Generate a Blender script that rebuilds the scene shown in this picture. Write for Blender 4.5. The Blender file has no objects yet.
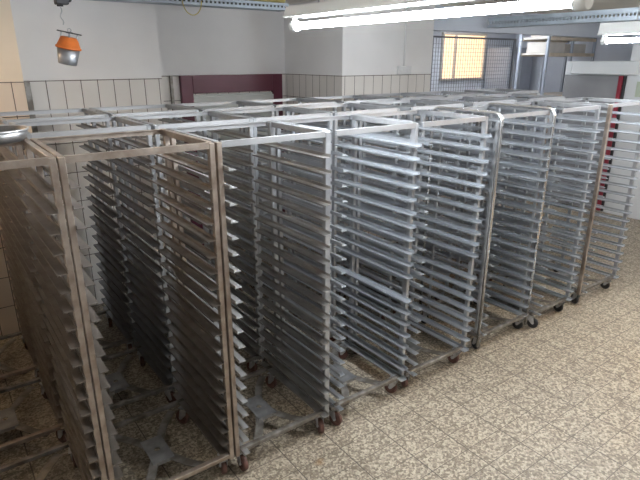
import bpy, bmesh, math, random
from mathutils import Vector, Matrix
random.seed(7)
S = bpy.context.scene
C = S.collection
R = math.radians

# ------------------------------------------------------------------ materials
def mat(name, base, rough=0.5, metal=0.0, emit=None, estr=0.0, noise=0.0, nscale=8.0, bump=0.0, base2=None):
    m = bpy.data.materials.new(name); m.use_nodes = True
    nt = m.node_tree; b = nt.nodes['Principled BSDF']
    b.inputs['Base Color'].default_value = (*base, 1)
    b.inputs['Roughness'].default_value = rough
    b.inputs['Metallic'].default_value = metal
    if emit:
        b.inputs['Emission Color'].default_value = (*emit, 1)
        b.inputs['Emission Strength'].default_value = estr
    if noise > 0 or base2:
        tc = nt.nodes.new('ShaderNodeTexCoord'); n = nt.nodes.new('ShaderNodeTexNoise')
        n.inputs['Scale'].default_value = nscale; n.inputs['Detail'].default_value = 5
        nt.links.new(tc.outputs['Object'], n.inputs['Vector'])
        cr = nt.nodes.new('ShaderNodeValToRGB')
        lo = base2 if base2 else tuple(c * (1 - noise) for c in base)
        hi = base if base2 else tuple(min(1, c * (1 + noise * .6)) for c in base)
        cr.color_ramp.elements[0].position = .35; cr.color_ramp.elements[0].color = (*lo, 1)
        cr.color_ramp.elements[1].position = .65; cr.color_ramp.elements[1].color = (*hi, 1)
        nt.links.new(n.outputs['Fac'], cr.inputs['Fac'])
        nt.links.new(cr.outputs['Color'], b.inputs['Base Color'])
        if bump:
            bp = nt.nodes.new('ShaderNodeBump'); bp.inputs['Strength'].default_value = bump; bp.inputs['Distance'].default_value = .01
            nt.links.new(n.outputs['Fac'], bp.inputs['Height']); nt.links.new(bp.outputs['Normal'], b.inputs['Normal'])
    return m

def grid_mask(nt, vec, ax, size, off, line):
    """1 on grout lines of a grid along axis ax of a vector socket"""
    sep = nt.nodes.new('ShaderNodeSeparateXYZ'); nt.links.new(vec, sep.inputs[0])
    def M(op, a, b=None):
        n = nt.nodes.new('ShaderNodeMath'); n.operation = op
        for i, v in enumerate((a, b)):
            if v is None: continue
            if isinstance(v, (int, float)): n.inputs[i].default_value = v
            else: nt.links.new(v, n.inputs[i])
        return n.outputs[0]
    v = M('SUBTRACT', sep.outputs[ax], off)
    v = M('DIVIDE', v, size)
    v = M('FRACT', v)
    v = M('SUBTRACT', v, .5); v = M('ABSOLUTE', v)
    return M('GREATER_THAN', v, .5 - line / size / 2), M

def tile_wall_material(name, ax, off, c1=(.70, .655, .61), c2=(.80, .77, .735)):
    m = bpy.data.materials.new(name); m.use_nodes = True
    nt = m.node_tree; b = nt.nodes['Principled BSDF']
    geo = nt.nodes.new('ShaderNodeNewGeometry'); P = geo.outputs['Position']
    g1, M = grid_mask(nt, P, ax, .1302, off, .006)
    g2, M = grid_mask(nt, P, 2, .2475, .0, .006)
    g = M('MAXIMUM', g1, g2)
    n = nt.nodes.new('ShaderNodeTexNoise'); n.inputs['Scale'].default_value = 3.0
    nt.links.new(P, n.inputs['Vector'])
    c0 = nt.nodes.new('ShaderNodeMix'); c0.data_type = 'RGBA'
    c0.inputs[6].default_value = (*c1, 1); c0.inputs[7].default_value = (*c2, 1)
    nt.links.new(n.outputs['Fac'], c0.inputs[0])
    mx = nt.nodes.new('ShaderNodeMix'); mx.data_type = 'RGBA'
    nt.links.new(g, mx.inputs[0]); nt.links.new(c0.outputs[2], mx.inputs[6]); mx.inputs[7].default_value = (.13, .10, .085, 1)
    nt.links.new(mx.outputs[2], b.inputs['Base Color'])
    rr = nt.nodes.new('ShaderNodeMapRange'); nt.links.new(g, rr.inputs[0]); rr.inputs[3].default_value = .3; rr.inputs[4].default_value = .85
    nt.links.new(rr.outputs[0], b.inputs['Roughness'])
    bp = nt.nodes.new('ShaderNodeBump'); bp.invert = True; bp.inputs['Distance'].default_value = .002
    nt.links.new(g, bp.inputs['Height']); nt.links.new(bp.outputs['Normal'], b.inputs['Normal'])
    return m

def floor_material():
    m = bpy.data.materials.new('chip_tile'); m.use_nodes = True
    nt = m.node_tree; b = nt.nodes['Principled BSDF']
    geo = nt.nodes.new('ShaderNodeNewGeometry'); P = geo.outputs['Position']
    g1, M = grid_mask(nt, P, 0, .2955, .043, .0065)
    g2, M = grid_mask(nt, P, 1, .1480, -.017, .004)
    g = M('MAXIMUM', g1, g2)
    def vor(scale):
        v = nt.nodes.new('ShaderNodeTexVoronoi'); v.inputs['Scale'].default_value = scale; v.inputs['Randomness'].default_value = 1
        nt.links.new(P, v.inputs['Vector']); return v
    v1 = vor(78); v2 = vor(125)
    sp = nt.nodes.new('ShaderNodeSeparateColor'); nt.links.new(v1.outputs['Color'], sp.inputs[0])
    sp2 = nt.nodes.new('ShaderNodeSeparateColor'); nt.links.new(v2.outputs['Color'], sp2.inputs[0])
    f = M('MULTIPLY', sp.outputs[0], .68); f2 = M('MULTIPLY', sp2.outputs[1], .32); f = M('ADD', f, f2)
    cr = nt.nodes.new('ShaderNodeValToRGB'); e = cr.color_ramp.elements
    e[0].position = .22; e[0].color = (.16, .13, .095, 1)
    e[1].position = .80; e[1].color = (.48, .415, .32, 1)
    e2 = e.new(.5); e2.color = (.275, .23, .175, 1)
    nt.links.new(f, cr.inputs['Fac'])
    mx = nt.nodes.new('ShaderNodeMix'); mx.data_type = 'RGBA'
    nt.links.new(g, mx.inputs[0]); nt.links.new(cr.outputs['Color'], mx.inputs[6]); mx.inputs[7].default_value = (.095, .075, .06, 1)
    # small rusty stain on the aisle floor
    vm = nt.nodes.new('ShaderNodeVectorMath'); vm.operation = 'DISTANCE'
    nz = nt.nodes.new('ShaderNodeTexNoise'); nz.inputs['Scale'].default_value = 30
    nt.links.new(P, nz.inputs['Vector'])
    nt.links.new(P, vm.inputs[0]); vm.inputs[1].default_value = (1.06, -.185, 0)
    d = M('ADD', vm.outputs['Value'], M('MULTIPLY', nz.outputs['Fac'], .05))
    st = nt.nodes.new('ShaderNodeMapRange'); nt.links.new(d, st.inputs[0])
    st.inputs[1].default_value = .035; st.inputs[2].default_value = .06; st.inputs[3].default_value = .6; st.inputs[4].default_value = 0
    mx2 = nt.nodes.new('ShaderNodeMix'); mx2.data_type = 'RGBA'
    nt.links.new(st.outputs[0], mx2.inputs[0]); nt.links.new(mx.outputs[2], mx2.inputs[6]); mx2.inputs[7].default_value = (.22, .11, .03, 1)
    nt.links.new(mx2.outputs[2], b.inputs['Base Color'])
    b.inputs['Roughness'].default_value = .48
    bp = nt.nodes.new('ShaderNodeBump'); bp.inputs['Distance'].default_value = .0015; bp.inputs['Strength'].default_value = .5
    nt.links.new(f, bp.inputs['Height']); nt.links.new(bp.outputs['Normal'], b.inputs['Normal'])
    return m

M_ = {
 'steel':  mat('dull_steel', (.50, .515, .54), .38, .68, noise=.22, nscale=9),
 'warm_tint':   mat('warm_tinted_steel', (.55, .48, .42), .42, .75, base2=(.34, .27, .22), nscale=11),  # brown tint: reflection of the warm left wall put into the colour
 'bright': mat('bright_steel', (.56, .565, .58), .36, .72, noise=.12, nscale=6),
 'runner': mat('runner_steel', (.55, .58, .62), .33, .74, noise=.09, nscale=4),
 'runner_warm_shade': mat('runner_warm_shade_steel', (.36, .325, .295), .34, .75, base2=(.22, .19, .165), nscale=6),  # darker brown: warm wall reflection and lower-left shade put into the colour
 'runner_mid_grey': mat('mid_grey_runner_steel', (.47, .465, .46), .36, .75, base2=(.33, .315, .30), nscale=5),  # greyer, mottled copy of the runner steel
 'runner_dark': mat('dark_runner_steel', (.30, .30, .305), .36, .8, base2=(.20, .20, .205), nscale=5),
 'warm_lit_plaster': mat('warm_lit_plaster', (.84, .72, .57), .85, 0, noise=.05, nscale=2.5),  # warm light on the left pilaster put into the plaster colour
 'lintel': mat('flare_tinted_plaster', (.66, .70, .78), .85, 0, noise=.03, nscale=2.5),  # bluish lens flare put into the wall colour
 'base':   mat('grimy_base_steel', (.33, .315, .295), .48, .65, base2=(.15, .13, .11), nscale=14),
 'tube':   mat('polished_tube', (.70, .70, .70), .25, .9, noise=.1, nscale=12),
 'zinc':   mat('zinc_plate', (.55, .56, .58), .42, .8, noise=.2, nscale=30),
 'plate': mat('dull_plate', (.31, .31, .315), .45, .7, noise=.25, nscale=14),
 'red_wheel': mat('red_brown_rubber', (.125, .058, .045), .55, 0, noise=.3, nscale=30),
 'black_wheel': mat('black_rubber', (.02, .02, .022), .5, 0, noise=.3, nscale=30),
 'plaster': mat('white_plaster', (.86, .845, .84), .85, 0, noise=.03, nscale=2.5, bump=.05),
 'ceiling': mat('cream_ceiling', (.80, .76, .68), .85, 0, noise=.04, nscale=2),
 'tile_x': tile_wall_material('cream_wall_tiles_front', 0, .462),
 'tile_y': tile_wall_material('cream_wall_tiles_side', 1, 2.30),
 'tile_warm_lit': tile_wall_material('warm_lit_wall_tiles', 0, .462, (.68, .56, .45), (.76, .64, .52)),  # same warm light put into the pilaster's tile colour
 'floor':  floor_material(),
 'maroon': mat('maroon_paint', (.13, .028, .05), .4, 0, noise=.12, nscale=4),
 'door_grey': mat('pale_grey_door', (.56, .57, .55), .45, 0, noise=.05, nscale=3),
 'lamp_white': mat('lamp_housing_white', (.78, .80, .80), .4),
 'glow':   mat('tube_glow', (1, 1, 1), .3, 0, (.88, .94, 1.0), 155.0),
 'glow_dim': mat('tube_glow_storage_fill', (1, 1, 1), .3, 0, (.88, .93, 1.0), 48.0),
 'glow_soft': mat('tube_glow_aisle_fill', (1, 1, 1), .3, 0, (1.0, .94, .86), 62.0),  # glow of the added fill lamp behind the camera
 'tray':   mat('galvanised_tray', (.42, .48, .54), .5, .3, noise=.1, nscale=10),
 'yellow': mat('yellow_plastic', (.60, .50, .17), .5, 0, noise=.06),
 'dark':   mat('dark_metal', (.06, .06, .065), .5, .5, noise=.2),
 'orange': mat('orange_plastic', (.60, .15, .025), .45, 0, noise=.12, nscale=20),
 'bucket': mat('grey_bucket_metal', (.36, .37, .39), .42, .85, noise=.12, nscale=12),
 'wire':   mat('mesh_wire', (.20, .21, .24), .5, .6, noise=.1),
 'white_panel': mat('white_insulated_panel', (.80, .83, .85), .4, 0, noise=.03, nscale=2),
 'grey_curtain': mat('grey_panel_door', (.30, .305, .32), .55, 0, noise=.1, nscale=3),
 'red':    mat('red_seal', (.32, .035, .06), .5, 0, noise=.1),
 'wood':   mat('pale_wood', (.62, .53, .42), .7, 0, noise=.15, nscale=7),
 'card':   mat('pale_cardboard', (.60, .57, .53), .8, 0, noise=.08, nscale=5),
 'blue_grey': mat('blue_grey_paint', (.38, .42, .50), .6, 0, noise=.1, nscale=4),
 'warm_glass': mat('lit_window_glass', (.9, .7, .45), .3, 0, (1.0, .68, .42), .74),
 'socket': mat('socket_plastic', (.76, .76, .76), .4),
 'paper':  mat('pale_green_paper', (.55, .62, .50), .8, noise=.05),
 'bulb':   mat('warm_fill_bulb', (1, .8, .5), .4, 0, (1.0, .62, .30), 260.0),
 'bulb_weak': mat('warm_fill_bulb_weak', (1, .8, .5), .4, 0, (1.0, .68, .40), 65.0),
}

# ------------------------------------------------------------------ mesh helpers
def add_box(bm, x0, x1, y0, y1, z0, z1, bevel=0.0, mi=0):
    vs = [bm.verts.new((x, y, z)) for x in (x0, x1) for y in (y0, y1) for z in (z0, z1)]
    idx = [(0, 1, 3, 2), (4, 6, 7, 5), (0, 4, 5, 1), (2, 3, 7, 6), (0, 2, 6, 4), (1, 5, 7, 3)]
    fs = [bm.faces.new([vs[i] for i in f]) for f in idx]
    for f in fs: f.material_index = mi
    if bevel > 0:
        es = list({e for f in fs for e in f.edges})
        bmesh.ops.bevel(bm, geom=es, offset=bevel, segments=1, affect='EDGES')
    return vs

def add_tube(bm, pts, r, seg=10, cap=True, mi=0):
    pts = [Vector(p) for p in pts]; rings = []
    n0 = None
    for i, p in enumerate(pts):
        t = (pts[min(i + 1, len(pts) - 1)] - pts[max(i - 1, 0)]).normalized()
        if n0 is None:
            n0 = t.orthogonal().normalized()
        else:
            n0 = (n0 - t * n0.dot(t)).normalized()
        b = t.cross(n0)
        rings.append([bm.verts.new(p + (n0 * math.cos(2 * math.pi * k / seg) + b * math.sin(2 * math.pi * k / seg)) * r) for k in range(seg)])
    for a, b in zip(rings, rings[1:]):
        for k in range(seg):
            f = bm.faces.new((a[k], a[(k + 1) % seg], b[(k + 1) % seg], b[k])); f.smooth = True; f.material_index = mi
    if cap:
        bm.faces.new(rings[0][::-1]).material_index = mi; bm.faces.new(rings[-1]).material_index = mi

def add_strip(bm, pts, width, thick):
    """flat bar following pts (mostly horizontal), width across in plan"""
    pts = [Vector(p) for p in pts]; rings = []
    for i, p in enumerate(pts):
        t = (pts[min(i + 1, len(pts) - 1)] - pts[max(i - 1, 0)]).normalized()
        s = Vector((-t.y, t.x, 0)).normalized() * width / 2; u = Vector((0, 0, thick / 2))
        rings.append([bm.verts.new(p + s + u), bm.verts.new(p - s + u), bm.verts.new(p - s - u), bm.verts.new(p + s - u)])
    for a, b in zip(rings, rings[1:]):
        for k in range(4): bm.faces.new((a[k], a[(k + 1) % 4], b[(k + 1) % 4], b[k]))
    bm.faces.new(rings[0][::-1]); bm.faces.new(rings[-1])

def add_lathe(bm, prof, seg=24, mi=0, cap_bottom=False, cap_top=False):
    rings = [[bm.verts.new((r * math.cos(2 * math.pi * k / seg), r * math.sin(2 * math.pi * k / seg), z)) for k in range(seg)] for r, z in prof]
    for a, b in zip(rings, rings[1:]):
        for k in range(seg):
            f = bm.faces.new((a[k], a[(k + 1) % seg], b[(k + 1) % seg], b[k])); f.smooth = True; f.material_index = mi
    if cap_bottom: bm.faces.new(rings[0][::-1]).material_index = mi
    if cap_top: bm.faces.new(rings[-1]).material_index = mi

def obj(name, bm, m, parent=None, loc=(0, 0, 0)):
    me = bpy.data.meshes.new(name)
    bmesh.ops.recalc_face_normals(bm, faces=bm.faces[:])
    bm.to_mesh(me); bm.free()
    for k in (m if isinstance(m, (list, tuple)) else [m]): me.materials.append(M_[k])
    o = bpy.data.objects.new(name, me); C.objects.link(o); o.location = loc
    if parent: o.parent = parent
    return o

def box_obj(name, m, parent, *d, bevel=0.0):
    bm = bmesh.new(); add_box(bm, *d, bevel=bevel); return obj(name, bm, m, parent)

def thing(name, label, cat, loc=(0, 0, 0), group=None):
    o = bpy.data.objects.new(name, None); C.objects.link(o); o.location = loc; o.empty_display_size = .1
    return tag(o, label, cat, group)

def tag(o, label, cat, group=None):
    o['label'] = label; o['category'] = cat
    if group: o['group'] = group
    return o

def struct(o):
    o['kind'] = 'structure'; return o

def dup(root):
    r = root.copy(); C.objects.link(r)
    for ch in list(root.children):
        c = ch.copy(); C.objects.link(c); c.parent = r
        for g in list(ch.children):
            d = g.copy(); C.objects.link(d); d.parent = c
    return r

# ------------------------------------------------------------------ room shell
ZC = 2.72          # ceiling height
ZT = 1.985         # top of the tiles
YL = 2.65          # back wall, left part
YR = 3.38          # recess with the maroon door
YB = 2.30          # projecting block
XB0, XB1 = 3.16, 4.47
bm = bmesh.new(); add_box(bm, -1.35, 9.2, -4.6, 6.2, -.12, 0)
struct(obj('floor', bm, 'floor'))
bm = bmesh.new(); add_box(bm, -1.35, 9.2, -4.6, 6.2, ZC, ZC + .12)
struct(obj('ceiling', bm, 'ceiling'))

def wall_piece(bm, x0, x1, y0, y1, side, pm=0, tm=1):   # tiled below, plaster above; material slots: 0 plaster, 1 tiles(x), 2 tiles(y)
    add_box(bm, x0, x1, y0, y1, ZT, ZC, mi=pm)
    t0 = len(bm.faces)
    add_box(bm, x0, x1, y0, y1, 0, ZT, mi=1)
    bm.faces.ensure_lookup_table()
    for f in bm.faces[t0:]:
        f.normal_update()
        f.material_index = 2 if abs(f.normal.x) > .5 else tm
bm = bmesh.new()
wall_piece(bm, -1.2, .285, YL - .16, YL + .1, 0, 3, 4)              # pilaster far left
wall_piece(bm, .30, 1.40, YL, YL + .85, 0)                    # left tiled stretch
wall_piece(bm, 1.40, XB0, YR, YR + .12, 0)                    # recess back
wall_piece(bm, XB0, XB1, YB, YR + .12, 0)                     # projecting block
add_box(bm, XB1, 9.2, YB + .02, YB + .14, 2.46, ZC, mi=5)     # lintel over the wire mesh
struct(obj('wall_back', bm, ['plaster', 'tile_x', 'tile_y', 'warm_lit_plaster', 'tile_warm_lit', 'lintel']))
bm = bmesh.new(); add_box(bm, XB1, 9.2, 4.5, 4.62, 0, ZC); add_box(bm, XB1 - .02, XB1, YB + .15, 4.5, 0, ZC); struct(obj('wall_rear', bm, 'lintel'))
bm = bmesh.new(); add_box(bm, 9.2, 9.3, -4.6, 4.62, 0, ZC); struct(obj('wall_far_right', bm, 'lintel'))
bm = bmesh.new()
wall_piece(bm, -1.35, -1.2, -4.6, YL, 0)
struct(obj('wall_left', bm, ['plaster', 'tile_x', 'tile_y']))
bm = bmesh.new(); add_box(bm, .305, .345, YL - .03, YL, 0, ZT, .003); struct(obj('dark_strip_1', bm, 'base'))  # narrow dark upright strip on the left tiled wall
bm = bmesh.new(); add_box(bm, 1.745, 1.775, YR - .03, YR, 0, ZT, .003); struct(obj('dark_strip_2', bm, 'base'))  # thin dark upright strip on the recess wall

# maroon door in the recess
d1 = thing('door_1', 'x', 'x', (2.47, YR, 0)); del d1['label'], d1['category']; struct(d1)
w = .62
bm = bmesh.new()
add_box(bm, -w, -w + .13, -.05, 0, 0, 1.985, .004); add_box(bm, w - .13, w, -.05, 0, 0, 1.985, .004)
add_box(bm, -w + .13, w - .13, -.05, 0, 1.80, 1.985, .004)
obj('door_frame', bm, 'maroon', d1)
bm = bmesh.new(); add_box(bm, -w + .13, w - .13, -.035, 0, .01, 1.785, .003)
add_box(bm, -w + .13, w - .13, -.06, -.035, 1.68, 1.765, .003)
obj('door_leaf', bm, 'door_grey', d1)
bm = bmesh.new(); add_tube(bm, [(-.40, -.035, 1.0), (-.40, -.08, 1.0), (-.28, -.08, 1.0)], .01); obj('door_handle', bm, 'zinc', d1)

# cold room front at the right: white wall, grey sliding door with a red edge, track box over it
XW = 7.5
bm = bmesh.new(); add_box(bm, XW, XW + .15, -1.2, 1.50, 0.05, 2.34); add_box(bm, XW + .01, XW + .15, -1.2, 2.42, 0, .05)
add_box(bm, XW + .02, XW + .15, 1.50, 2.42, 0.05, 2.12); add_box(bm, XW + .15, 9.19, 2.32, 2.42, 0, 2.12); add_box(bm, XW + .15, 9.19, -1.2, 2.32, 2.04, 2.12)
struct(obj('wall_right', bm, 'white_panel'))
d2 = bpy.data.objects.new('door_2', None); C.objects.link(d2); d2.location = (XW, 1.95, 0); struct(d2)
box_obj('door_leaf', 'grey_curtain', d2, -.03, .0, -.35, .44, .02, 1.93, bevel=.004)
box_obj('door_edge', 'red', d2, -.045, .0, -.41, -.355, .02, 1.93, bevel=.004)
box_obj('door_post', 'dark', d2, -.035, .0, -.445, -.415, .02, 1.93, bevel=.003)
box_obj('door_track', 'white_panel', d2, -.12, .0, -.62, .30, 1.945, 2.12, bevel=.008)
nt_ = tag(box_obj('notice_sheet', 'paper', None, XW - .006, XW - .001, 1.14, 1.36, 1.66, 1.86), 'small pale green notice on the white wall at the right photo edge', 'notice')

# lit window beyond the wire mesh
wd = bpy.data.objects.new('window_1', None); C.objects.link(wd); wd.location = (7.66, 4.5, 2.19); struct(wd)
box_obj('window_pane', 'warm_glass', wd, -.55, .55, -.02, -.005, -.36, .36)
bm = bmesh.new()
for a, b, c, d in ((-.59, -.55, -.40, .40), (.55, .59, -.40, .40), (-.55, .55, .36, .40), (-.55, .55, -.40, -.36), (-.26, -.22, -.36, .36)):
    add_box(bm, a, b, -.05, 0, c, d, .004)
obj('window_frame', bm, 'card', wd)

# ------------------------------------------------------------------ tray racks
H = 1.80; DEP = .60; NT = 20; ZTOP = 1.675; STEP = .0805

def runner_bm(sgn, y0, y1):
    """L profile: upright web against the posts, ledge reaching inwards; swept front tip on the ledge"""
    bm = bmesh.new(); t = .0022; web = .017; led = .040
    # ledge with cut corners
    prof = [(0, y0), (led - .004, y0), (led, y0 + .005), (led, y1 - .005), (led - .004, y1), (0, y1)]
    top = [bm.verts.new((sgn * x, y, t)) for x, y in prof]; bot = [bm.verts.new((sgn * x, y, 0)) for x, y in prof]
    bm.faces.new(top); bm.faces.new(bot[::-1])
    for k in range(6): bm.faces.new((top[k], top[(k + 1) % 6], bot[(k + 1) % 6], bot[k]))
    add_box(bm, 0, sgn * t, y0, y1, t, web)
    # rolled inner lip
    add_box(bm, sgn * (led - t), sgn * led, y0 + .006, y1 - .006, -.006, 0)
    return bm

def caster_parts(root, x, y, yaw, wheel, fork='zinc'):
    bm = bmesh.new()
    add_box(bm, -.028, .028, -.028, .028, -.006, 0, .001)
    add_lathe(bm, [(.018, -.006), (.022, -.012), (.022, -.022), (.016, -.026)], 14, cap_top=False)
    for s in (-1, 1):       # fork cheeks, raked back to the axle
        x0, x1 = s * .0165, s * .020
        pr = [(-.022, -.02), (.024, -.02), (.036, -.082), (.026, -.092), (.014, -.086), (-.016, -.05)]
        a = [bm.verts.new((x0, p, q)) for p, q in pr]; b = [bm.verts.new((x1, p, q)) for p, q in pr]
        bm.faces.new(a); bm.faces.new(b[::-1])
        for k in range(6): bm.faces.new((a[k], b[k], b[(k + 1) % 6], a[(k + 1) % 6]))
    add_box(bm, -.02, .02, -.022, .024, -.024, -.02)
    add_tube(bm, [(-.024, .024, -.0825), (.024, .024, -.0825)], .006, 8)
    c = obj('caster', bm, fork, root, (x, y, .128)); c.rotation_euler.z = yaw
    bm = bmesh.new(); r = .0445
    prof = [(.010, -.013), (.030, -.013), (.038, -.0145), (r - .003, -.0125), (r, -.008), (r, .008), (r - .003, .0125), (.038, .0145), (.030, .013), (.010, .013)]
    add_lathe(bm, prof, 22, cap_bottom=True, cap_top=True)
    bmesh.ops.rotate(bm, verts=bm.verts[:], matrix=Matrix.Rotation(math.pi / 2, 3, 'Y'))
    obj('wheel', bm, wheel, c, (0, .024, -.0835))

def plate_bm(cx, cy, hw, hd, z, r, th):
    bm = bmesh.new(); n = 16; ring = {}
    for lv in (0, 1):
        zz = z + (th if lv else 0)
        ins = [bm.verts.new((cx + r * math.cos(2 * math.pi * k / n), cy + r * math.sin(2 * math.pi * k / n), zz)) for k in range(n)]
        outs = []
        for k in range(n):
            a = 2 * math.pi * k / n; c, s = math.cos(a), math.sin(a)
            q = 1 / max(abs(c), abs(s)); outs.append(bm.verts.new((cx + hw * c * q, cy + hd * s * q, zz)))
        ring[lv] = (ins, outs)
        for k in range(n):
            bm.faces.new((ins[k], ins[(k + 1) % n], outs[(k + 1) % n], outs[k]))
    for j in (0, 1):
        for k in range(n):
            bm.faces.new((ring[0][j][k], ring[0][j][(k + 1) % n], ring[1][j][(k + 1) % n], ring[1][j][k]))
    # folded skirts front and back
    add_box(bm, cx - hw, cx + hw, cy - hd, cy - hd + th, z - .018, z); add_box(bm, cx - hw, cx + hw, cy + hd - th, cy + hd, z - .018, z)
    return bm

def make_rack(w, left='post', right='post', metal='steel', run='runner', wheel='red_wheel', back=0.0, lead=.03, pr=.024, lmetal=None):
    root = bpy.data.objects.new('tray_rack', None); C.objects.link(root); root.empty_display_size = .1
    h = w / 2; p = .024
    yr = .535      # rear post
    for sgn, style in ((1, left), (-1, right)):
        xo = -sgn * h          # outer face of this side
        if style == 'post':
            pw = p if sgn > 0 else pr
            for y in ((back if sgn > 0 else 0), yr):
                box_obj('post', (lmetal or metal) if sgn > 0 else metal, root, min(xo, xo + sgn * pw), max(xo, xo + sgn * pw), y, y + .03, .115, H - .004, bevel=.002)
            box_obj('side_top_bar', metal, root, min(xo, xo + sgn * p), max(xo, xo + sgn * p), .0302 + (back if sgn > 0 else 0), DEP, H - .030, H, bevel=.002)
            xin = xo + sgn * (pw + .0004)
        else:
            rr = .0125; cr = .055; x = xo + sgn * rr; pts = [(x, .014, .05), (x, .014, H - cr)]
            for k in range(1, 7):
                a = math.pi / 2 * k / 6; pts.append((x, .014 + cr - cr * math.cos(a), H - cr + cr * math.sin(a)))
            for k in range(0, 7):
                a = math.pi / 2 * k / 6; pts.append((x, DEP + .02 - cr + cr * math.sin(a), H - cr + cr * math.cos(a)))
            pts.append((x, DEP + .02, .115))
            bm = bmesh.new(); add_tube(bm, pts, rr, 12); obj('tube_side_frame', bm, 'tube', root)
            # inner strap that carries the runners
            xs = xo + sgn * .03
            for y in (.05, yr):
                box_obj('post', metal, root, min(xs, xs + sgn * .012), max(xs, xs + sgn * .012), y, y + .022, .115, H - .06, bevel=.002)
            xin = xs + sgn * .0124
            for z in (.3, .95, 1.6):
                pass
        rb = runner_bm(sgn, -lead if style == 'post' else -.012, .70)
        me = None
        for k in range(NT):
            z = ZTOP - STEP * k
            if me is None:
                o = obj('runner', rb, run, root, (xin, 0, z)); me = o.data
            else:
                o = bpy.data.objects.new('runner', me); C.objects.link(o); o.parent = root; o.location = (xin, 0, z)
            o.rotation_euler.x = random.gauss(0, .0025); o.location.y = random.gauss(0, .003)
            o['row'] = k; o['side'] = sgn
        # side rail of the base
        box_obj('side_base_rail', 'base', root, min(xo, xo + sgn * .028), max(xo, xo + sgn * .028), .0305, DEP - .0005, .128, .15, bevel=.002)
    i0 = -h + (p + .0005 if left == 'post' else .029); i1 = h - (pr + .0005 if right == 'post' else .029)
    # front top bar (L angle) and rear top bar
    zt = 0 if left == 'post' else -.012
    for nm, y0, y1 in (('front_top_bar', .002, .024), ('rear_top_bar', DEP - .024, DEP - .002)):
        if left != 'post' and nm == 'front_top_bar': y0 += .045; y1 += .045
        bm = bmesh.new()
        ys = (y0, y0 + .003) if nm == 'front_top_bar' else (y1 - .003, y1)
        add_box(bm, i0, i1, ys[0], ys[1], H - .028 + zt, H - .001 + zt)
        add_box(bm, i0, i1, min(y0, y1) + (.003 if nm == 'front_top_bar' else 0), max(y0, y1) - (0 if nm == 'front_top_bar' else .003), H - .004 + zt, H - .001 + zt)
        obj(nm, bm, 'bright' if metal != 'warm_tint' else 'warm_tint', root)
    box_obj('front_base_rail', metal if metal == 'warm_tint' else 'base', root, -h + .002, h - .002, .001, .03, .128, .152, bevel=.002)
    box_obj('rear_base_rail', 'base', root, -h + .002, h - .002, DEP, DEP + .028, .128, .15, bevel=.002)
    # cross brace with a holed centre plate
    cy = .30
    for sx in (-1, 1):
        for sy in (-1, 1):
            pts = []
            a0 = Vector((sx * .04, cy + sy * .07, .122)); a2 = Vector((sx * (h - .12), cy + sy * (cy - .015), .118)); a1 = Vector((sx * .10, cy + sy * .20, .112))
            for k in range(9):
                t = k / 8; pts.append(a0 * (1 - t) ** 2 + a1 * 2 * t * (1 - t) + a2 * t * t)
            bm = bmesh.new(); add_strip(bm, pts, .046, .004); obj('brace_arm', bm, 'base', root)
    obj('centre_plate', plate_bm(0, cy, .058, .105, .126, .016, .003), 'plate' , root)
    for x in (-h + .045, h - .045):
        for y, fy in ((.042, 0), (DEP - .03, 1)):
            caster_parts(root, x, y, random.uniform(-.5, .5) + (math.pi if fy == 0 and random.random() < .3 else 0), wheel)
    return root

protos = {}
def rack(xc, y, label, w=.613, yaw=0.0, **kw):
    key = (w, tuple(sorted(kw.items())))
    if key not in protos:
        o = make_rack(w, **kw); protos[key] = o
    else:
        o = dup(protos[key])
        for ch in o.children:
            if ch.name.startswith('caster'): ch.rotation_euler.z = random.uniform(-.6, .6)
            elif ch.name.startswith('runner'): ch.rotation_euler.x = random.gauss(0, .0025)
    o.location = (xc, y, 0); o.rotation_euler.z = yaw
    tag(o, label, 'rack', 'steel tray racks parked in rows')
    return o

s = .631
ORD = ['first', 'second', 'third', 'fourth', 'fifth', 'sixth', 'seventh', 'eighth', 'ninth']
warm_tint = dict(metal='warm_tint', run='runner_warm_shade')
# front row, left to right along the aisle
rack(-.5 * s + .0, .0, 'brownish steel tray rack cut off by the lower left photo corner, front row', w=.627, **warm_tint)
rack(.5 * s + .003, .0, 'brownish steel tray rack in the front row with the widest open front', w=.627, lead=.006, metal='warm_tint', run='runner_warm_shade')
rack(1.5 * s + .009, .0, 'steel tray rack with red wheels, third from left in the front row', w=.625, run='runner_mid_grey', lead=.045, pr=.032, lmetal='warm_tint')
r3 = rack(2.5 * s + .010, .0, 'grey steel tray rack with one runner missing, fourth from left in front row', back=.05, lead=.05)
for o in list(r3.children):
    if o.name.startswith('runner') and o.get('row') == 11 and o.get('side') == -1: bpy.data.objects.remove(o)
rack(3.5 * s + .008, .0, 'grey steel tray rack directly left of the round tube framed rack, front row', back=.05, lead=.05)
rack(3.045, .035, 'tray rack with two round bent tube frames at the aisle, black wheels', w=.65, left='tube', right='tube', wheel='black_wheel')
rack(3.665, .015, 'narrow tray rack directly right of the round tube framed rack, front row', w=.56, back=.06, lead=.045, wheel='black_wheel')
rack(4.455, .02, 'tray rack with a brown left post at the right end of the front row', w=.66, lead=.04, lmetal='warm_tint', wheel='black_wheel')
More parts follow.
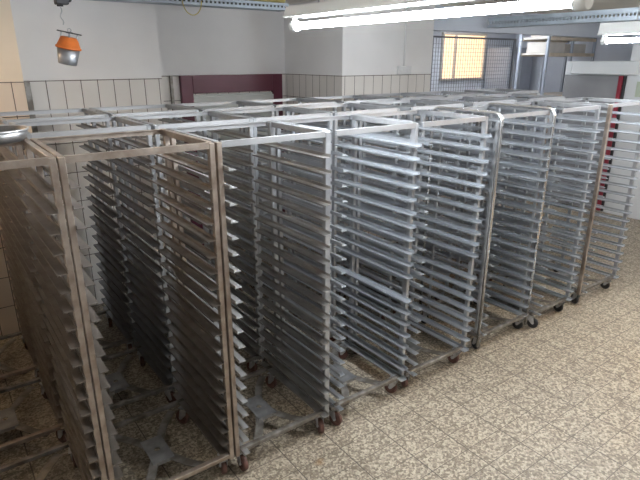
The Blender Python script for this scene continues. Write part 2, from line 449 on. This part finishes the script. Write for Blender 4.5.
# second and third rows
for k, xc in enumerate([-.5 * s, .5 * s + .01, 1.5 * s + .005, 2.5 * s - .01, 3.5 * s, 2.93, 3.66, 4.46]):
    kw = dict(warm_tint) if k == 0 else dict(run='runner_dark') if k == 1 else dict(run='runner_mid_grey') if k == 2 else {}
    rack(xc, .785 + random.uniform(-.012, .008), 'steel tray rack in the second row, %s from the left' % ORD[k], **kw)
for k, xc in enumerate([-.5 * s, .5 * s - .005, 1.5 * s - .002, 2.5 * s + .002, 3.5 * s + .004, 2.90, 3.58, 4.22, 5.22]):
    kw = dict(warm_tint) if k == 0 else dict(run='runner_dark') if k == 1 else dict(run='runner_mid_grey') if k == 2 else {}
    rack(xc, 1.555 + random.uniform(-.008, .008), 'steel tray rack in the rear row by the back wall, %s from the left' % ORD[k], **kw)
for o in C.objects:
    for kk in ('row', 'side'):
        if kk in o: del o[kk]

# ------------------------------------------------------------------ lamps
def luminaire(label, x, y0, y1, z, glow='glow', hh=.10):
    t = thing('fluorescent_lamp', label, 'lamp', (x, y0, z), 'ceiling tube lamps'); L = y1 - y0
    bm = bmesh.new(); add_tube(bm, [(0, .03, 0), (0, L - .03, 0)], .017, 16); obj('glass_tube', bm, glow, t)
    for y in (0, L):
        bm = bmesh.new()
        sg = 1 if y == 0 else -1
        add_tube(bm, [(0, y, 0), (0, y + sg * .012, 0), (0, y + sg * .045, 0)], .027, 16)
        add_box(bm, -.012, .012, y if sg > 0 else y - .03, y + .03 if sg > 0 else y, .0, .052, .002)
        obj('lamp_holder', bm, 'lamp_white', t)
    bm = bmesh.new()
    vs = [(-.045, .05), (.045, .05), (.03, hh), (-.03, hh)]
    a = [bm.verts.new((x_, -.02, z_)) for x_, z_ in vs]; b = [bm.verts.new((x_, L + .02, z_)) for x_, z_ in vs]
    bm.faces.new(a); bm.faces.new(b[::-1])
    for k in range(4): bm.faces.new((a[k], a[(k + 1) % 4], b[(k + 1) % 4], b[k]))
    add_box(bm, -.052, -.045, -.02, L + .02, .044, .056); add_box(bm, .045, .052, -.02, L + .02, .044, .056)
    obj('housing', bm, 'lamp_white', t)
    for y in (.25, L - .25):
        bm = bmesh.new(); add_tube(bm, [(0, y, hh), (0, y, ZC - z)], .004, 6); obj('hanger_rod', bm, 'zinc', t)
    return t
luminaire('long glowing tube lamp hanging over the racks at the top of the photo', 1.40, -1.165, .535, 2.315)
luminaire('tube lamp cut off by the right photo edge near the ceiling', 4.25, -1.35, .25, 2.285, hh=.135)
luminaire('added hidden tube lamp lighting the storage room behind the wire mesh', 6.9, 2.75, 4.1, 2.60, 'glow_dim', hh=.09)  # added lamp, hidden by the lintel, brightens the storage room
luminaire('added unseen fill tube lamp over the aisle behind the camera', 4.6, -3.9, -2.3, 2.45, 'glow_soft')  # added for fill, out of view

# ------------------------------------------------------------------ cable trays and cables
def cable_tray(label, length, loc, yaw, hg=.06):
    t = thing('cable_tray', label, 'cable tray', loc); t.rotation_euler.z = yaw
    for y, nm in ((0, 'side_rail'), (.16, 'side_rail')):
        bm = bmesh.new(); pitch = .04
        add_box(bm, 0, length, y - .0015, y + .0015, 0, hg * .34); add_box(bm, 0, length, y - .0015, y + .0015, hg * .66, hg)
        n = int(length / pitch)
        for k in range(n + 1):
            add_box(bm, k * pitch, min(length, k * pitch + .018), y - .0015, y + .0015, hg * .34, hg * .66)
        obj(nm, bm, 'tray', t)
    box_obj('tray_floor', 'tray', t, 0, length, .002, .158, 0, .002)
    bm = bmesh.new()
    for y in (.035, .075, .118): add_tube(bm, [(.02, y, .024), (length * .5, y + .008, .024), (length - .02, y, .024)], .019, 8)
    obj('slot_filler_cables', bm, 'dark', t)  # dark cables added inside the tray so its slots read dark
    for x in (.3, length - .3):
        bm = bmesh.new(); add_tube(bm, [(x, .14, .002), (x, .14, ZC - loc[2])], .005, 6); obj('hanger_rod', bm, 'zinc', t)
    return t
cable_tray('long perforated pale blue cable tray along the back wall under the ceiling', 3.3, (-.70, 2.42, 2.578), 0, .062)
cable_tray('perforated grey cable tray near the ceiling at upper right', 3.2, (5.45, -1.0, 2.50), R(90), .11)
bm = bmesh.new(); add_tube(bm, [(1.15, 2.46, 2.668), (1.6, 2.46, 2.67), (2.58, 2.46, 2.668)], .024, 12)
tag(obj('yellow_conduit', bm, 'yellow'), 'thick yellow pipe lying on the cable tray beside the long lamp', 'pipe')
bm = bmesh.new()
pts = []
for k in range(17):
    a = math.pi * k / 16; pts.append((1.63 - .085 * math.cos(a), 2.405, 2.61 - .115 * math.sin(a)))
add_tube(bm, pts, .0045, 8)
tag(obj('hanging_cable', bm, 'yellow'), 'short yellow cable loop drooping from the pale blue cable tray', 'cable')
# wall socket with its conduit on the projecting block
t = thing('wall_socket', 'white double socket high on the white wall block right of the maroon door', 'socket', (4.02, YB, 2.03))
box_obj('socket_plate', 'socket', t, -.10, .10, -.035, 0, -.045, .045, bevel=.006)
bm = bmesh.new(); add_tube(bm, [(0, -.012, .045), (0, -.012, ZC - 2.04)], .009, 8); obj('conduit', bm, 'socket', t)
for x in (-.05, .05):
    bm = bmesh.new(); add_lathe(bm, [(.026, 0), (.026, .004), (.02, .004), (.018, -.006)], 18, cap_top=True)
    bmesh.ops.rotate(bm, verts=bm.verts[:], matrix=Matrix.Rotation(math.pi / 2, 3, 'X')); obj('outlet', bm, 'socket', t, (x, -.0352, 0))

# ------------------------------------------------------------------ hanging bucket with hook block
bx, by = .40, 1.5
t = thing('hanging_hook', 'dark hook block with a thin wire fixed to the ceiling above the bucket', 'hook', (bx + .015, by, ZC))
bm = bmesh.new(); add_box(bm, -.035, .035, -.03, .03, -.275, 0, .004); add_box(bm, .0, .055, -.022, .022, -.26, -.16, .008)
add_tube(bm, [(-.01, 0, -.255), (-.01, 0, -.285)], .018, 10); obj('block', bm, 'dark', t)
bm = bmesh.new(); pts = []
for k in range(25):
    q = k / 24; pts.append((-.01 + .006 * math.sin(q * 9), .004 * math.sin(q * 14), -.285 - .10 * q))
add_tube(bm, pts, .0035, 6); obj('wire', bm, 'zinc', t)
t = thing('hanging_bucket', 'small grey metal bucket with an orange collar hanging near the left wall', 'bucket', (bx + .0, by, 2.113))
t.rotation_euler = (R(4), R(12), R(-25)); t.scale = (.76, .76, .76)
bm = bmesh.new(); add_lathe(bm, [(.001, 0), (.066, 0), (.068, .004), (.084, .125), (.082, .125)], 28); obj('bucket_body', bm, 'bucket', t)
bm = bmesh.new(); add_lathe(bm, [(.082, .118), (.094, .120), (.095, .132), (.087, .136), (.062, .20), (.056, .205), (.001, .205)], 28); obj('collar', bm, 'orange', t)
bm = bmesh.new(); add_box(bm, -.09, .09, -.012, .012, .235, .243, .002); add_box(bm, -.012, .012, -.05, .05, .236, .242, .001); obj('hanger_bar', bm, 'dark', t)
for x in (-.06, 0, .06):
    bm = bmesh.new(); add_tube(bm, [(x, 0, .20 if x == 0 else .185), (x, 0, .236)], .007, 8); obj('stud', bm, 'zinc', t)
bm = bmesh.new(); add_tube(bm, [(-.012, 0, .243), (-.016, 0, .262), (0, 0, .272), (.012, 0, .262), (.008, 0, .243)], .004, 6); obj('ring', bm, 'zinc', t)

# round pan lying across the top bars at the left edge
t = thing('round_pan', 'shallow round metal pan on top of the racks at the left photo edge', 'pan', (-.163, .588, 1.8003))
bm = bmesh.new(); add_lathe(bm, [(.001, 0), (.140, 0), (.155, .012), (.165, .05), (.162, .05), (.152, .014), (.138, .003), (.001, .003)], 40); obj('pan_body', bm, 'runner_dark', t)
bm = bmesh.new(); add_tube(bm, [(.166 * math.cos(2 * math.pi * k / 40), .166 * math.sin(2 * math.pi * k / 40), .051) for k in range(41)], .004, 8, cap=False); obj('rolled_rim', bm, 'bright', t)

# ------------------------------------------------------------------ wire mesh partition and storage behind it
ym = YB + .05; x0, x1, z0, z1 = XB1 + .02, 6.1, .02, 2.40
t = thing('wire_mesh_fence', 'dark square wire mesh fence right of the white wall block', 'fence', (x0, ym, 0))
bm = bmesh.new(); W = x1 - x0
for a in (0, W - .03): add_box(bm, a, a + .03, -.015, .015, z0, z1, .003)
add_box(bm, .031, W - .031, -.013, .013, z1 - .02, z1, .003)
add_box(bm, .031, W - .031, -.013, .013, z0, z0 + .03, .003)
obj('fence_frame', bm, 'wire', t)
bm = bmesh.new(); g = .045
for k in range(1, int(W / g)): add_box(bm, k * g - .0018, k * g + .0018, -.004, -.001, z0, z1)
for k in range(1, int((z1 - z0) / g)): add_box(bm, .02, W - .02, -.001, .002, z0 + k * g - .0018, z0 + k * g + .0018)
obj('wire_grid', bm, 'wire', t)

t = thing('blue_cabinet', 'tall blue grey cabinet beside the lit window behind the mesh', 'cabinet', (8.62, 4.2, 0))
box_obj('cabinet_body', 'blue_grey', t, -.35, .35, -.25, .25, 0, 2.35, bevel=.01)
for sx in (-1, 1):
    d = box_obj('cabinet_door', 'blue_grey', t, min(sx * .008, sx * .34), max(sx * .008, sx * .34), -.272, -.251, .05, 2.3, bevel=.004)
    box_obj('door_handle', 'zinc', d, min(sx * .03, sx * .05), max(sx * .03, sx * .05), -.29, -.2725, 1.0, 1.15, bevel=.003)

t = thing('storage_shelf', 'dark storage shelf with pale boxes behind the wire mesh at upper right', 'shelf', (8.2, 3.0, 0))
for x in (-.70, -.02, .66):
    for y in (-.26, .22): box_obj('shelf_post', 'blue_grey', t, x, x + .04, y, y + .04, 0, 2.66, bevel=.003)
for z in (1.6, 2.24, 2.47):
    for y in (-.26, .24): box_obj('shelf_beam', 'wood', t, -.655, .655, y - .012, y, z - .05, z, bevel=.003)
    box_obj('shelf_board', 'card', t, -.655, .655, -.218, .218, z - .03, z, bevel=.003)
for k, (x, z, hh, ww) in enumerate(((-.35, 2.241, .16, .5), (.30, 2.241, .14, .46), (-.30, 2.471, .15, .42), (.33, 2.471, .12, .5))):
    bm = bmesh.new(); add_box(bm, -ww / 2, ww / 2, -.18, .18, 0, hh, .006)
    tag(obj('cardboard_box', bm, 'card', None, (8.2 + x, 3.0, z)),
        ['pale box at the left of the middle shelf behind the wire mesh', 'pale box at the right of the middle shelf behind the wire mesh',
         'pale box at the left of the top shelf behind the wire mesh', 'flat pale box at the right of the top shelf behind the wire mesh'][k], 'box', 'boxes on the storage shelf')

# ------------------------------------------------------------------ added warm fill lamps, out of view at the sides
def pendant(label, loc, drop, bulb='bulb'):
    t = thing('fill_pendant_lamp', label, 'lamp', loc)
    bm = bmesh.new(); add_lathe(bm, [(.001, -.05), (.03, -.04), (.045, -.01), (.04, .02), (.02, .05), (.015, .07)], 20); obj('bulb', bm, bulb, t)
    bm = bmesh.new(); add_lathe(bm, [(.12, -.02), (.10, .03), (.06, .07), (.025, .09), (.02, .12)], 24, cap_top=True); obj('lamp_shade', bm, 'lamp_white', t)
    bm = bmesh.new(); add_tube(bm, [(0, 0, .12), (0, 0, drop)], .004, 6); obj('cord', bm, 'dark', t)
pendant('added unseen pendant lamp warming the aisle floor at the right', (3.95, -1.35, 2.1), ZC - 2.1)
pendant('added unseen pendant lamp warming the left wall', (-.55, 1.9, 2.45), ZC - 2.45, 'bulb_weak')

# ------------------------------------------------------------------ world, camera
wld = bpy.data.worlds.new('World'); S.world = wld; wld.use_nodes = True
bg = wld.node_tree.nodes['Background']; bg.inputs[0].default_value = (.95, .97, 1.0, 1); bg.inputs[1].default_value = .14

cam = bpy.data.cameras.new('Camera'); co = bpy.data.objects.new('Camera', cam); C.objects.link(co)
cam.sensor_width = 36; cam.lens = 530.4 / 640 * 36; cam.clip_start = .02
yaw, pitch, roll = R(36.161), R(18.751), R(.023)
fwd = Vector((math.sin(yaw) * math.cos(pitch), math.cos(yaw) * math.cos(pitch), -math.sin(pitch)))
rt = Vector((math.cos(yaw), -math.sin(yaw), 0)); up = rt.cross(fwd)
m = Matrix((rt, up, -fwd)).transposed().to_4x4(); m.translation = Vector((-.364, -2.139, 2.137))
co.matrix_world = m
S.camera = co
S.view_settings.view_transform = 'Standard'; S.view_settings.look = 'None'
S.view_settings.gamma = 1; S.view_settings.use_curve_mapping = False
S.view_settings.exposure = 0.75
